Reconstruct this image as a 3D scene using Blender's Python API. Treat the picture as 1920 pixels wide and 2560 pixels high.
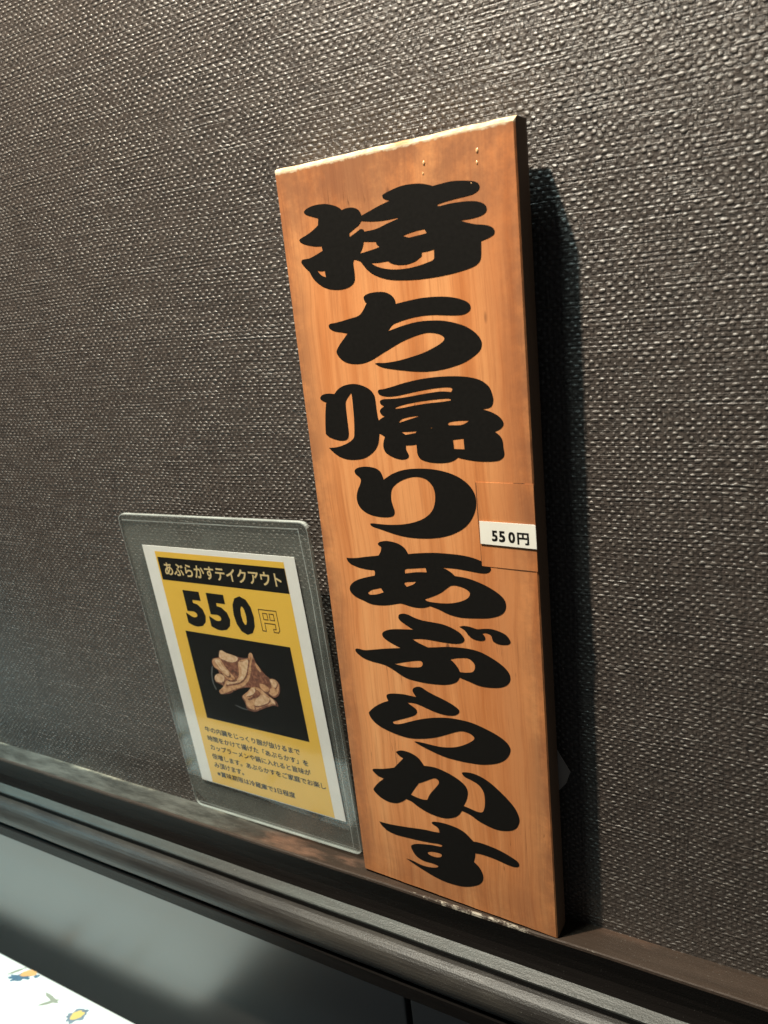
import bpy, bmesh, math, random
from mathutils import Vector, Matrix
random.seed(7)
scene = bpy.context.scene
for o in list(bpy.data.objects):
    bpy.data.objects.remove(o)
COL = scene.collection

# ------------------------------------------------------------------ camera
cam_data = bpy.data.cameras.new("Camera")
cam = bpy.data.objects.new("Camera", cam_data)
COL.objects.link(cam)
right, up, back = (Vector((0.867772, 0.4862, -0.102867)),
                   Vector((-0.045053, 0.283105, 0.95803)),
                   Vector((0.494917, -0.826717, 0.267575)))
m = Matrix.Identity(4)
for i in range(3):
    m[i][0], m[i][1], m[i][2] = right[i], up[i], back[i]
m[0][3], m[1][3], m[2][3] = 0.24946, -0.35515, 0.35507
cam.matrix_world = m
cam_data.sensor_fit = 'VERTICAL'
cam_data.sensor_height = 36.0
cam_data.lens = 27.2
cam_data.clip_start = 0.01
cam_data.clip_end = 50.0
cam_data.dof.use_dof = True
cam_data.dof.focus_distance = 0.425
cam_data.dof.aperture_fstop = 13.0
scene.camera = cam

# ------------------------------------------------------------------ light of the room
world = bpy.data.worlds.new("World")
scene.world = world
world.use_nodes = True
bg = world.node_tree.nodes["Background"]
bg.inputs[0].default_value = (0.85, 0.95, 1.0, 1)
bg.inputs[1].default_value = 0.045

def lamp(name, loc, target, power, color, size, kind='AREA', size_y=None, spread=None):
    d = bpy.data.lights.new(name, kind)
    d.energy = power
    d.color = color
    if kind == 'AREA':
        d.shape = 'DISK' if size_y is None else 'RECTANGLE'
        d.size = size
        if size_y: d.size_y = size_y
        if spread: d.spread = spread
    else:
        d.shadow_soft_size = size
    o = bpy.data.objects.new(name, d)
    COL.objects.link(o)
    o.location = loc
    o.rotation_euler = (Vector(target) - Vector(loc)).to_track_quat('-Z', 'Y').to_euler()
    return o

# warm ceiling spot, up and to the left in front of the wall
lamp("ceiling_spot", (-0.16, -0.33, 1.29), (0.05, 0, 0.2), 31.0, (1.0, 0.84, 0.66), 0.028)
# cooler tube lamp higher up
lamp("ceiling_tube", (-0.30, -0.55, 2.1), (-0.3, -0.1, 0.0), 32.0, (0.76, 1.0, 0.97), 0.10, size_y=0.6)

# cool spot added off to the left to tint the cloth and tile reflections
fill_spot = lamp("cool_cloth_fill", (-0.62, -0.42, 0.75), (-0.50, -0.10, -0.22), 26.0, (0.22, 0.80, 1.0), 0.05, kind='SPOT')
fill_spot.data.spot_size = math.radians(50)
fill_spot.data.spot_blend = 0.7

scene.view_settings.view_transform = 'Standard'
scene.view_settings.look = 'None'
scene.view_settings.gamma = 1.0
scene.view_settings.use_curve_mapping = False
scene.view_settings.exposure = 0.12
scene.render.engine = 'CYCLES'
scene.cycles.use_denoising = True
scene.cycles.transparent_max_bounces = 16
# ------------------------------------------------------------------ helpers
class NT:
    """small helper to write node trees"""
    def __init__(self, name):
        self.mat = bpy.data.materials.new(name)
        self.mat.use_nodes = True
        self.t = self.mat.node_tree
        self.t.nodes.clear()
        self.out = self.t.nodes.new('ShaderNodeOutputMaterial')
        self._co = None
    def n(self, kind, **kw):
        nd = self.t.nodes.new(kind)
        for k, v in kw.items():
            setattr(nd, k, v)
        return nd
    def link(self, a, b):
        self.t.links.new(a, b)
    def put(self, sock, v):
        if isinstance(v, bpy.types.NodeSocket):
            self.link(v, sock)
        elif v is not None:
            if sock.type == 'RGBA' and len(v) == 3:
                v = (*v, 1)
            sock.default_value = v
    def co(self):
        if self._co is None:
            self._co = self.n('ShaderNodeTexCoord').outputs['Object']
        return self._co
    def map(self, scale=(1, 1, 1), loc=(0, 0, 0), vec=None):
        nd = self.n('ShaderNodeMapping')
        self.put(nd.inputs['Vector'], vec if vec is not None else self.co())
        nd.inputs['Scale'].default_value = scale
        nd.inputs['Location'].default_value = loc
        return nd.outputs[0]
    def xyz(self, vec=None):
        nd = self.n('ShaderNodeSeparateXYZ')
        self.put(nd.inputs[0], vec if vec is not None else self.co())
        return nd.outputs
    def comb(self, x=0.0, y=0.0, z=0.0):
        nd = self.n('ShaderNodeCombineXYZ')
        for s, v in zip(nd.inputs, (x, y, z)):
            self.put(s, v)
        return nd.outputs[0]
    def m(self, op, a, b=None, c=None):
        nd = self.n('ShaderNodeMath', operation=op)
        for s, v in zip(nd.inputs, (a, b, c)):
            self.put(s, v)
        return nd.outputs[0]
    def noise(self, scale, detail=3, rough=0.55, vec=None, dist=0.0):
        nd = self.n('ShaderNodeTexNoise')
        self.put(nd.inputs['Vector'], vec if vec is not None else self.co())
        nd.inputs['Scale'].default_value = scale
        nd.inputs['Detail'].default_value = detail
        nd.inputs['Roughness'].default_value = rough
        nd.inputs['Distortion'].default_value = dist
        return nd.outputs['Fac']
    def ramp(self, fac, stops):
        nd = self.n('ShaderNodeValToRGB')
        self.put(nd.inputs[0], fac)
        e = nd.color_ramp.elements
        while len(e) < len(stops):
            e.new(0.5)
        for el, (pos, colr) in zip(e, stops):
            el.position = pos
            el.color = (*colr, 1) if len(colr) == 3 else colr
        return nd.outputs[0]
    def mix(self, fac, a, b, mode='MIX'):
        nd = self.n('ShaderNodeMix', data_type='RGBA', blend_type=mode)
        self.put(nd.inputs[0], fac)
        self.put(nd.inputs[6], a)
        self.put(nd.inputs[7], b)
        return nd.outputs[2]
    def rng(self, v, a, b, c=0.0, d=1.0):
        nd = self.n('ShaderNodeMapRange')
        nd.interpolation_type = 'SMOOTHSTEP'
        self.put(nd.inputs[0], v)
        for s, x in zip(nd.inputs[1:5], (a, b, c, d)):
            self.put(s, x)
        return nd.outputs[0]
    def bump(self, h, dist, strength=1.0, normal=None):
        nd = self.n('ShaderNodeBump')
        nd.inputs['Distance'].default_value = dist
        nd.inputs['Strength'].default_value = strength
        self.put(nd.inputs['Height'], h)
        if normal is not None:
            self.put(nd.inputs['Normal'], normal)
        return nd.outputs[0]
    def bsdf(self, base, rough=0.5, normal=None, spec=0.5, coat=0.0, coat_rough=0.2, metallic=0.0):
        nd = self.n('ShaderNodeBsdfPrincipled')
        self.put(nd.inputs['Base Color'], base)
        self.put(nd.inputs['Roughness'], rough)
        self.put(nd.inputs['Specular IOR Level'], spec)
        self.put(nd.inputs['Coat Weight'], coat)
        self.put(nd.inputs['Coat Roughness'], coat_rough)
        self.put(nd.inputs['Metallic'], metallic)
        if normal is not None:
            self.put(nd.inputs['Normal'], normal)
        return nd.outputs[0]
    def done(self, shader):
        self.link(shader, self.out.inputs['Surface'])
        return self.mat

def plain(name, col, rough=0.6, spec=0.4, var=0.08, scale=60):
    t = NT(name)
    nz = t.noise(scale, 4)
    c = t.mix(nz, tuple(x * (1 - var) for x in col), tuple(min(1, x * (1 + var)) for x in col))
    return t.done(t.bsdf(c, rough, spec=spec))

def link(name, mesh, mat=None, parent=None, loc=None):
    o = bpy.data.objects.new(name, mesh)
    COL.objects.link(o)
    if mat:
        for mm in (mat if isinstance(mat, (list, tuple)) else [mat]):
            mesh.materials.append(mm)
    if parent:
        o.parent = parent
    if loc:
        o.location = loc
    return o

def empty(name, matrix=None):
    o = bpy.data.objects.new(name, None)
    COL.objects.link(o)
    o.empty_display_size = 0.02
    if matrix is not None:
        o.matrix_world = matrix
    return o

def tag(o, label=None, category=None, group=None, kind=None):
    for k, v in (('label', label), ('category', category), ('group', group), ('kind', kind)):
        if v:
            o[k] = v
    return o

def mesh_of(bm, name, smooth=False):
    me = bpy.data.meshes.new(name)
    bm.normal_update()
    bm.to_mesh(me)
    bm.free()
    if smooth:
        for f in me.polygons:
            f.use_smooth = True
    return me

def box_mesh(name, x0, x1, y0, y1, z0, z1, bevel=0.0, seg=2):
    bm = bmesh.new()
    bmesh.ops.create_cube(bm, size=1)
    for v in bm.verts:
        v.co = Vector((x0 + (v.co.x + .5) * (x1 - x0), y0 + (v.co.y + .5) * (y1 - y0), z0 + (v.co.z + .5) * (z1 - z0)))
    if bevel:
        bmesh.ops.bevel(bm, geom=bm.edges[:], offset=bevel, segments=seg, affect='EDGES', profile=0.5)
    return mesh_of(bm, name)

def smooth_loop(points, sub=4):
    """closed Catmull-Rom outline; points are (x, z, corner)"""
    n = len(points)
    out = []
    for i in range(n):
        p0, p1, p2, p3 = (points[(i + k) % n] for k in (-1, 0, 1, 2))
        a, b = Vector(p1[:2]), Vector(p2[:2])
        seg = (b - a)
        m1 = seg if p1[2] else (b - Vector(p0[:2])) * 0.5
        m2 = seg if p2[2] else (Vector(p3[:2]) - a) * 0.5
        L = seg.length
        if m1.length > 1.3 * L: m1 = m1.normalized() * 1.3 * L
        if m2.length > 1.3 * L: m2 = m2.normalized() * 1.3 * L
        for s in range(sub):
            t = s / sub
            h = ((2*t**3 - 3*t**2 + 1), (t**3 - 2*t**2 + t), (-2*t**3 + 3*t**2), (t**3 - t**2))
            out.append(a * h[0] + m1 * h[1] + b * h[2] + m2 * h[3])
    return out

def filled(name, loops, y=0.0, unit=1.0, depth=0.0):
    """flat shape in the local XZ plane, facing -Y, from outline loops (holes by even-odd fill)"""
    cu = bpy.data.curves.new(name, 'CURVE')
    cu.dimensions = '2D'
    cu.fill_mode = 'BOTH'
    cu.extrude = depth / unit if depth else 0
    for lp in loops:
        sp = cu.splines.new('POLY')
        sp.points.add(len(lp) - 1)
        for q, pt in zip(sp.points, lp):
            q.co = (pt[0], pt[1], 0, 1)
        sp.use_cyclic_u = True
    me = curve_mesh(cu, name)
    me.transform(Matrix(((unit, 0, 0, 0), (0, 0, -unit, y), (0, unit, 0, 0), (0, 0, 0, 1))))
    return me

def curve_mesh(cu, name):
    tmp = bpy.data.objects.new('tmp', cu)
    COL.objects.link(tmp)
    dg = bpy.context.evaluated_depsgraph_get()
    dg.update()
    me = bpy.data.meshes.new_from_object(tmp.evaluated_get(dg))
    me.name = name
    bpy.data.objects.remove(tmp)
    bpy.data.curves.remove(cu)
    me.materials.clear()
    return me

def text_mesh(name, string, box, y, weight=0.0, safe=True):
    """lettering in the XZ plane fitted into box = (x0, x1, z0, z1); weight = stroke gain as a part of the em"""
    cu = bpy.data.curves.new(name, 'FONT')
    cu.body = string
    cu.size = 1.0
    cu.offset = 0.0 if safe else weight
    cu.resolution_u = 3
    me = curve_mesh(cu, name)
    xs = [v.co.x for v in me.vertices]; ys = [v.co.y for v in me.vertices]
    x0, x1, y0, y1 = min(xs), max(xs), min(ys), max(ys)
    g = weight if safe else 0.0
    sx = (box[1] - box[0]) / (x1 - x0 + g)
    sz = (box[3] - box[2]) / (y1 - y0 + g)
    V, F = [], []
    shifts = [(0, 0), (g, 0), (0, g), (g, g), (g / 2, g / 2)] if g else [(0, 0)]
    for k, (a, c) in enumerate(shifts):
        o = len(V)
        V += [(box[0] + (v.co.x - x0 + a) * sx, y - 4e-6 * k, box[2] + (v.co.y - y0 + c) * sz) for v in me.vertices]
        F += [[o + q for q in p.vertices] for p in me.polygons]
    out = bpy.data.meshes.new(name)
    out.from_pydata(V, [], F)
    bpy.data.meshes.remove(me)
    return out

def ribbon(name, pts, width, y, closed=False):
    """thin printed line"""
    bm = bmesh.new()
    pts = [Vector(q) for q in pts]
    seq = list(zip(pts, pts[1:] + pts[:1])) if closed else list(zip(pts, pts[1:]))
    for k, (a, b) in enumerate(seq):
        d = (b - a).normalized()
        nn = Vector((-d.y, d.x)) * width / 2
        a2, b2 = a - d * width * .45, b + d * width * .45
        yy = y - 2e-6 * k
        vs = [bm.verts.new((q.x, yy, q.y)) for q in (a2 - nn, b2 - nn, b2 + nn, a2 + nn)]
        bm.faces.new(vs)
    return mesh_of(bm, name)

def profile_mesh(name, prof, x0, x1, mats=None, smooth=False, nx=1):
    """sweep an outline (outward distance d, z) along X; d is measured towards the viewer"""
    bm = bmesh.new()
    cols = []
    for k in range(nx + 1):
        x = x0 + (x1 - x0) * k / nx
        cols.append([bm.verts.new((x, -d, z)) for d, z in prof])
    n = len(prof)
    for k in range(nx):
        a, b = cols[k], cols[k + 1]
        for i in range(n):
            j = (i + 1) % n
            f = bm.faces.new((a[i], a[j], b[j], b[i]))
            if mats:
                f.material_index = mats[i]
            f.smooth = smooth
    bm.faces.new(cols[0][::-1]); bm.faces.new(cols[-1])
    bmesh.ops.recalc_face_normals(bm, faces=bm.faces[:])
    return mesh_of(bm, name)

# ------------------------------------------------------------------ materials
def wallpaper_material():
    t = NT('woven_vinyl_wallpaper')
    co = t.co()
    x, y, z = t.xyz()
    PX, PZ = 0.0047, 0.0021
    # slow wander of the threads
    wx = t.noise(55, 2, vec=co); wz = t.noise(70, 2, vec=t.map((1, 1, 1), (3.1, 0, 1.7)))
    wz2 = t.noise(9, 1, vec=t.map((1, 1, 1), (7.1, 0, 4.7)))
    X = t.m('ADD', t.m('DIVIDE', x, PX), t.m('MULTIPLY', t.m('SUBTRACT', wx, 0.5), 1.5))
    Z = t.m('ADD', t.m('DIVIDE', z, PZ), t.m('ADD', t.m('MULTIPLY', t.m('SUBTRACT', wz, 0.5), 1.1),
                                           t.m('MULTIPLY', t.m('SUBTRACT', wz2, 0.5), 2.0)))
    row = t.m('FLOOR', Z)
    fz = t.m('SUBTRACT', Z, row)
    wn = t.n('ShaderNodeTexWhiteNoise', noise_dimensions='1D')
    t.put(wn.inputs['W'], row)
    rr = wn.outputs['Value']
    ph = t.m('ADD', X, t.m('ADD', t.m('MULTIPLY', row, 0.5), t.m('MULTIPLY', rr, 0.22)))
    cell = t.m('FLOOR', ph)
    fx = t.m('SUBTRACT', ph, cell)
    w2 = t.n('ShaderNodeTexWhiteNoise', noise_dimensions='2D')
    t.put(w2.inputs['Vector'], t.comb(cell, row, 0.0))
    rc = w2.outputs['Value']
    # slub threads that lengthen the knots of a row here and there
    slub = t.rng(t.noise(1.0, 2, vec=t.map((11, 1, 460))), 0.54, 0.74)
    half = t.m('ADD', t.m('MULTIPLY_ADD', rc, 0.15, 0.18), t.m('MULTIPLY', slub, 0.30))
    dx = t.m('DIVIDE', t.m('SUBTRACT', fx, 0.5), half)
    hz = t.m('MULTIPLY_ADD', rr, 0.14, 0.40)
    dz = t.m('DIVIDE', t.m('SUBTRACT', fz, 0.5), hz)
    r2 = t.m('ADD', t.m('MULTIPLY', dx, dx), t.m('MULTIPLY', dz, dz))
    knot = t.m('SQRT', t.m('MAXIMUM', t.m('SUBTRACT', 1.0, r2), 0.0))
    knot = t.m('MULTIPLY', knot, t.m('MULTIPLY', t.m('MULTIPLY_ADD', rc, 0.75, 0.35), t.m('MULTIPLY_ADD', t.noise(30, 3), 1.4, 0.35)))
    # fine threads of the ground weave in both directions
    thv = t.noise(1.0, 3, 0.65, vec=t.map((780, 1, 34)))
    thh = t.noise(1.0, 3, 0.65, vec=t.map((30, 1, 1000)))
    fine = t.noise(2200, 2)
    ground = t.m('ADD', t.m('MULTIPLY', thv, 0.55), t.m('ADD', t.m('MULTIPLY', thh, 0.72), t.m('MULTIPLY', fine, 0.16)))
    h = t.m('ADD', knot, ground)
    nrm = t.bump(h, 0.00072, 1.0)
    patch = t.noise(6, 3)
    fleck = t.noise(420, 3)
    c1 = t.mix(patch, (0.054, 0.041, 0.035), (0.068, 0.054, 0.046))
    c2 = t.mix(t.rng(fleck, 0.35, 0.7), c1, (0.084, 0.070, 0.061))
    c2 = t.mix(t.rng(ground, 0.58, 0.80, 0.75, 0.0), c2, (0.022, 0.017, 0.015))
    c3 = t.mix(t.m('MULTIPLY', t.rng(knot, 0.2, 0.9), 0.5), c2, (0.14, 0.124, 0.110))
    ro = t.m('ADD', t.m('MULTIPLY_ADD', fleck, 0.16, 0.24), t.m('MULTIPLY', t.noise(11, 3, vec=t.map((1, 1, 1), (5, 2, 8))), 0.16))
    return t.done(t.bsdf(c3, ro, nrm, spec=0.65))

def wood_material():
    t = NT('varnished_orange_wood')
    co = t.co()
    x, y, z = t.xyz()
    bend = t.noise(7, 2)
    gx = t.comb(t.m('ADD', t.m('MULTIPLY', x, 1.0), t.m('MULTIPLY', t.m('SUBTRACT', bend, 0.5), 0.012)), y, t.m('MULTIPLY', z, 0.045))
    g1 = t.noise(75, 4, 0.6, vec=gx)
    g2 = t.noise(320, 3, 0.6, vec=gx)
    cloud = t.noise(30, 6, 0.72)
    base = t.ramp(g1, [(0.28, (0.50, 0.155, 0.042)), (0.5, (0.71, 0.292, 0.108)), (0.74, (0.79, 0.375, 0.152))])
    base = t.mix(t.m('MULTIPLY', t.rng(g2, 0.48, 0.72), 0.42), base, (0.43, 0.15, 0.05))
    # crisp pores and late-wood lines
    pore = t.noise(1.0, 3, 0.6, vec=t.comb(t.m('MULTIPLY', t.m('ADD', x, t.m('MULTIPLY', t.m('SUBTRACT', bend, 0.5), 0.010)), 900.0), 0.0, t.m('MULTIPLY', z, 22.0)))
    base = t.mix(t.m('MULTIPLY', t.rng(pore, 0.56, 0.70), 0.38), base, (0.40, 0.135, 0.045))
    late = t.noise(1.0, 2, 0.5, vec=t.comb(t.m('MULTIPLY', t.m('ADD', x, t.m('MULTIPLY', t.m('SUBTRACT', bend, 0.5), 0.030)), 210.0), 4.0, t.m('MULTIPLY', z, 3.0)))
    base = t.mix(t.m('MULTIPLY', t.rng(t.m('ABSOLUTE', t.m('SUBTRACT', late, 0.5)), 0.0, 0.025, 1.0, 0.0), 0.22), base, (0.38, 0.12, 0.04))
    # redder heartwood towards the right edge, a wavy band
    band = t.m('ADD', x, t.m('MULTIPLY', t.m('SUBTRACT', t.noise(9, 2, vec=t.map((1, 1, .5), (2, 0, 5))), 0.5), 0.05))
    heart = t.rng(t.m('ABSOLUTE', t.m('SUBTRACT', band, 0.112)), 0.0, 0.018, 1.0, 0.0)
    base = t.mix(t.m('MULTIPLY', heart, t.m('MULTIPLY_ADD', g1, 0.5, 0.15)), base, (0.42, 0.13, 0.045))
    # hand grime in clouds, heavier at the top end and along both edges
    edge = t.rng(t.m('MINIMUM', x, t.m('SUBTRACT', 0.1302, x)), 0.0, 0.020, 1.0, 0.0)
    topd = t.rng(z, 0.352, 0.412, 0.0, 1.0)
    botd = t.rng(z, 0.0, 0.06, 1.0, 0.0)
    dirt = t.m('MAXIMUM', t.m('MAXIMUM', t.m('MULTIPLY', edge, 0.75), t.m('MULTIPLY', topd, 0.85)), t.m('MULTIPLY', botd, 0.45))
    dirt = t.m('MULTIPLY', dirt, t.rng(cloud, 0.22, 0.62))
    dirt = t.m('MAXIMUM', dirt, t.m('MULTIPLY', t.rng(t.noise(14, 3, vec=t.map((1, 1, 1), (4, 1, 2))), 0.55, 0.75), 0.20))
    base = t.mix(t.m('MULTIPLY', dirt, 0.9), base, (0.19, 0.078, 0.042))
    # small dark grain flecks
    vo = t.n('ShaderNodeTexVoronoi', feature='F1')
    t.put(vo.inputs['Vector'], t.map((1, 1, 0.30)))
    vo.inputs['Scale'].default_value = 90
    spot = t.rng(vo.outputs['Distance'], 0.07, 0.14, 1.0, 0.0)
    pick = t.n('ShaderNodeSeparateColor')
    t.put(pick.inputs[0], vo.outputs['Color'])
    spot = t.m('MULTIPLY', spot, t.m('GREATER_THAN', pick.outputs[0], 0.86))
    base = t.mix(t.m('MULTIPLY', spot, 0.8), base, (0.16, 0.06, 0.025))
    # a few fine cracks along the grain
    crack = t.noise(1.0, 2, 0.5, vec=t.map((340, 1, 9), (3.3, 0, 0.4)))
    crack = t.m('MULTIPLY', t.rng(t.m('ABSOLUTE', t.m('SUBTRACT', crack, 0.5)), 0.0, 0.010, 1.0, 0.0), t.rng(t.noise(17, 2, vec=t.map((1, 1, .6), (9, 0, 1))), 0.56, 0.66))
    base = t.mix(t.m('MULTIPLY', crack, 0.75), base, (0.15, 0.055, 0.022))
    # pale bare fibres along the rubbed top
    fib = t.m('ADD', z, t.m('MULTIPLY', t.m('SUBTRACT', t.noise(300, 3, 0.7), 0.5), 0.0032))
    base = t.mix(t.rng(fib, 0.4186, 0.4196), base, (0.62, 0.49, 0.33))
    hgt = t.m('ADD', t.m('MULTIPLY', g2, 0.6), t.noise(900, 2, vec=t.map((1, 1, .2))))
    nrm = t.bump(hgt, 0.00012, 0.6)
    return t.done(t.bsdf(base, t.m('MULTIPLY_ADD', cloud, 0.2, 0.48), nrm, spec=0.22))

def worn_end_material():
    t = NT('worn_pale_end_grain')
    g = t.noise(240, 4, vec=t.map((1, 1, 1)))
    g2 = t.noise(60, 3)
    c = t.ramp(g, [(0.3, (0.45, 0.30, 0.17)), (0.5, (0.56, 0.43, 0.28)), (0.7, (0.66, 0.56, 0.42))])
    c = t.mix(t.rng(g2, 0.58, 0.75), c, (0.42, 0.24, 0.12))
    return t.done(t.bsdf(c, 0.8, t.bump(g, 0.0008), spec=0.2))

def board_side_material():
    t = NT('dark_board_side')
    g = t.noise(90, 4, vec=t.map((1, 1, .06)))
    c = t.mix(g, (0.10, 0.062, 0.040), (0.20, 0.125, 0.078))  # plain darker brown for the sides and back
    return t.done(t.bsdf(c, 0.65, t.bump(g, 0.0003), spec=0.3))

def paint_material():
    t = NT('black_lettering_paint')
    g = t.noise(500, 3)
    sc = t.noise(130, 4, vec=t.map((1, 1, .3)))
    c = t.mix(g, (0.006, 0.0055, 0.005), (0.012, 0.011, 0.010))
    c = t.mix(t.rng(sc, 0.72, 0.80, 0, 0.5), c, (0.05, 0.045, 0.04))
    return t.done(t.bsdf(c, t.m('MULTIPLY_ADD', g, 0.2, 0.6), t.bump(g, 0.00004), spec=0.07))

def rail_material(kind):
    """'cove': dark stain, deepened for shade on upright faces; 'dusty': light on up-facing strips put into a cool grey; 'ledge': top worn bare to the left with cool light in its grey, brown stain to the right"""
    t = NT('dark_stained_wood_' + kind)
    x, y, z = t.xyz()
    g = t.noise(30, 5, 0.6, vec=t.map((0.25, 1, 1)))
    g2 = t.noise(200, 4, 0.6, vec=t.map((0.10, 1, 1)))
    pat = t.noise(18, 5, 0.65, vec=t.map((0.45, 1.6, 1.6), (1.3, 0, 0)))
    dust = t.noise(1100, 3)
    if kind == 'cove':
        c = t.mix(g2, (0.005, 0.004, 0.0036), (0.011, 0.009, 0.008))  # shade on upright faces painted in as near-black
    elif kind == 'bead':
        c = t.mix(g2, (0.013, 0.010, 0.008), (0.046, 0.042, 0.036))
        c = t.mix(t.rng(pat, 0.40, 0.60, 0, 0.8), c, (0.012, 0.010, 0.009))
    elif kind == 'lit_grey':
        c = t.mix(g2, (0.026, 0.028, 0.025), (0.060, 0.068, 0.063))  # light on the up-facing strip painted in as lighter cool grey
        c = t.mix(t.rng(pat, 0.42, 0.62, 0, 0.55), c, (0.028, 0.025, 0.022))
    else:
        brown = t.mix(g2, (0.020, 0.013, 0.009), (0.048, 0.032, 0.023))
        rust = t.rng(t.noise(30, 4, 0.65, vec=t.map((0.4, 1, 1), (0, 5, 0))), 0.48, 0.66)
        brown = t.mix(t.m('MULTIPLY', t.m('MULTIPLY', rust, 0.8), t.rng(x, -0.02, 0.03, 1.0, 0.25)), brown, (0.17, 0.092, 0.060))
        bare = t.mix(t.rng(t.noise(34, 6, 0.72, vec=t.map((0.4, 1.5, 1))), 0.30, 0.70), (0.022, 0.022, 0.019), (0.105, 0.108, 0.096))
        crust = t.m('ADD', y, t.m('MULTIPLY', t.m('SUBTRACT', t.noise(70, 5, 0.7), 0.5), 0.014))
        bare = t.mix(t.rng(crust, 0.001, 0.007, 0, t.rng(t.noise(9, 2), 0.45, 0.6)), bare, (0.34, 0.32, 0.25))
        where = t.m('ADD', t.m('MULTIPLY', x, -4.5), t.m('MULTIPLY_ADD', pat, 1.0, -0.95))  # worn grey grows to the left, also standing in for cool light there
        c = t.mix(t.rng(where, -0.15, 0.25), brown, bare)
    speck = t.rng(dust, 0.68, 0.74)
    c = t.mix(t.m('MULTIPLY', speck, 0.10 if kind == 'cove' else 0.3), c, (0.35, 0.35, 0.31))
    nrm = t.bump(t.m('ADD', g2, t.m('MULTIPLY', dust, 0.5)), 0.0004, 0.9)
    return t.done(t.bsdf(c, t.m('MULTIPLY_ADD', g, 0.25, 0.34), nrm, spec=0.12 if kind == 'cove' else 0.45))

def chipped_edge_material():
    t = NT('chipped_edge')
    x, y, z = t.xyz()
    g = t.noise(240, 6, 0.75, vec=t.map((0.6, 1, 1)))
    near = t.rng(t.m('ABSOLUTE', t.m('SUBTRACT', x, 0.082)), 0.012, 0.060, 0.10, -0.08)
    f = t.rng(t.m('ADD', g, near), 0.56, 0.66)
    c = t.mix(f, (0.045, 0.030, 0.022), (0.36, 0.32, 0.26))
    return t.done(t.bsdf(c, 0.6, t.bump(g, 0.0006), spec=0.35))

def tile_material():
    t = NT('dark_glazed_tile')
    g = t.noise(8, 3)
    d = t.noise(700, 2)
    c = t.mix(g, (0.046, 0.043, 0.040), (0.062, 0.059, 0.056))
    nrm = t.bump(t.noise(40, 2), 0.0002, 0.3)
    sh = t.bsdf(c, t.m('MULTIPLY_ADD', d, 0.08, 0.33), nrm, spec=0.5)
    sh.node.inputs['IOR'].default_value = 2.3
    return t.done(sh)

def sheet_material(name, haze, tint):
    """clear plastic: sees through, with a milky haze and gloss"""
    t = NT(name)
    tr = t.n('ShaderNodeBsdfTransparent')
    tr.inputs[0].default_value = (0.975, 0.985, 0.98, 1)
    df = t.n('ShaderNodeBsdfDiffuse')
    sm = t.noise(18, 4, 0.6)
    df.inputs[0].default_value = (*tint, 1)
    mx = t.n('ShaderNodeMixShader')
    t.put(mx.inputs[0], t.m('MULTIPLY', t.m('MULTIPLY_ADD', t.rng(sm, 0.25, 0.75), 0.9, 0.55), haze))
    t.link(tr.outputs[0], mx.inputs[1]); t.link(df.outputs[0], mx.inputs[2])
    gl = t.n('ShaderNodeBsdfGlossy')
    gl.inputs['Roughness'].default_value = 0.07
    t.put(gl.inputs['Normal'], t.bump(t.noise(11, 2), 0.002, 0.3))
    fr = t.n('ShaderNodeFresnel')
    fr.inputs[0].default_value = 1.45
    geo = t.n('ShaderNodeNewGeometry')
    front = t.m('SUBTRACT', 1.0, geo.outputs['Backfacing'])
    m2 = t.n('ShaderNodeMixShader')
    t.put(m2.inputs[0], t.m('MULTIPLY', t.m('MINIMUM', fr.outputs[0], 0.085), front))
    t.link(mx.outputs[0], m2.inputs[1]); t.link(gl.outputs[0], m2.inputs[2])
    return t.done(m2.outputs[0])

def food_material(name, lo, mid, hi, scale=330):
    t = NT(name)
    n1 = t.noise(scale, 4, 0.6)
    c = t.ramp(n1, [(0.3, lo), (0.5, mid), (0.7, hi)])
    return t.done(t.bsdf(c, 0.5, spec=0.3))

def cloth_material():
    t = NT('white_vinyl_tablecloth')
    n1 = t.noise(14, 3)
    c = t.mix(n1, (0.64, 0.65, 0.62), (0.72, 0.72, 0.67))
    return t.done(t.bsdf(c, 0.4, t.bump(t.noise(16, 2), 0.003, 0.4), spec=0.4))

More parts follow.
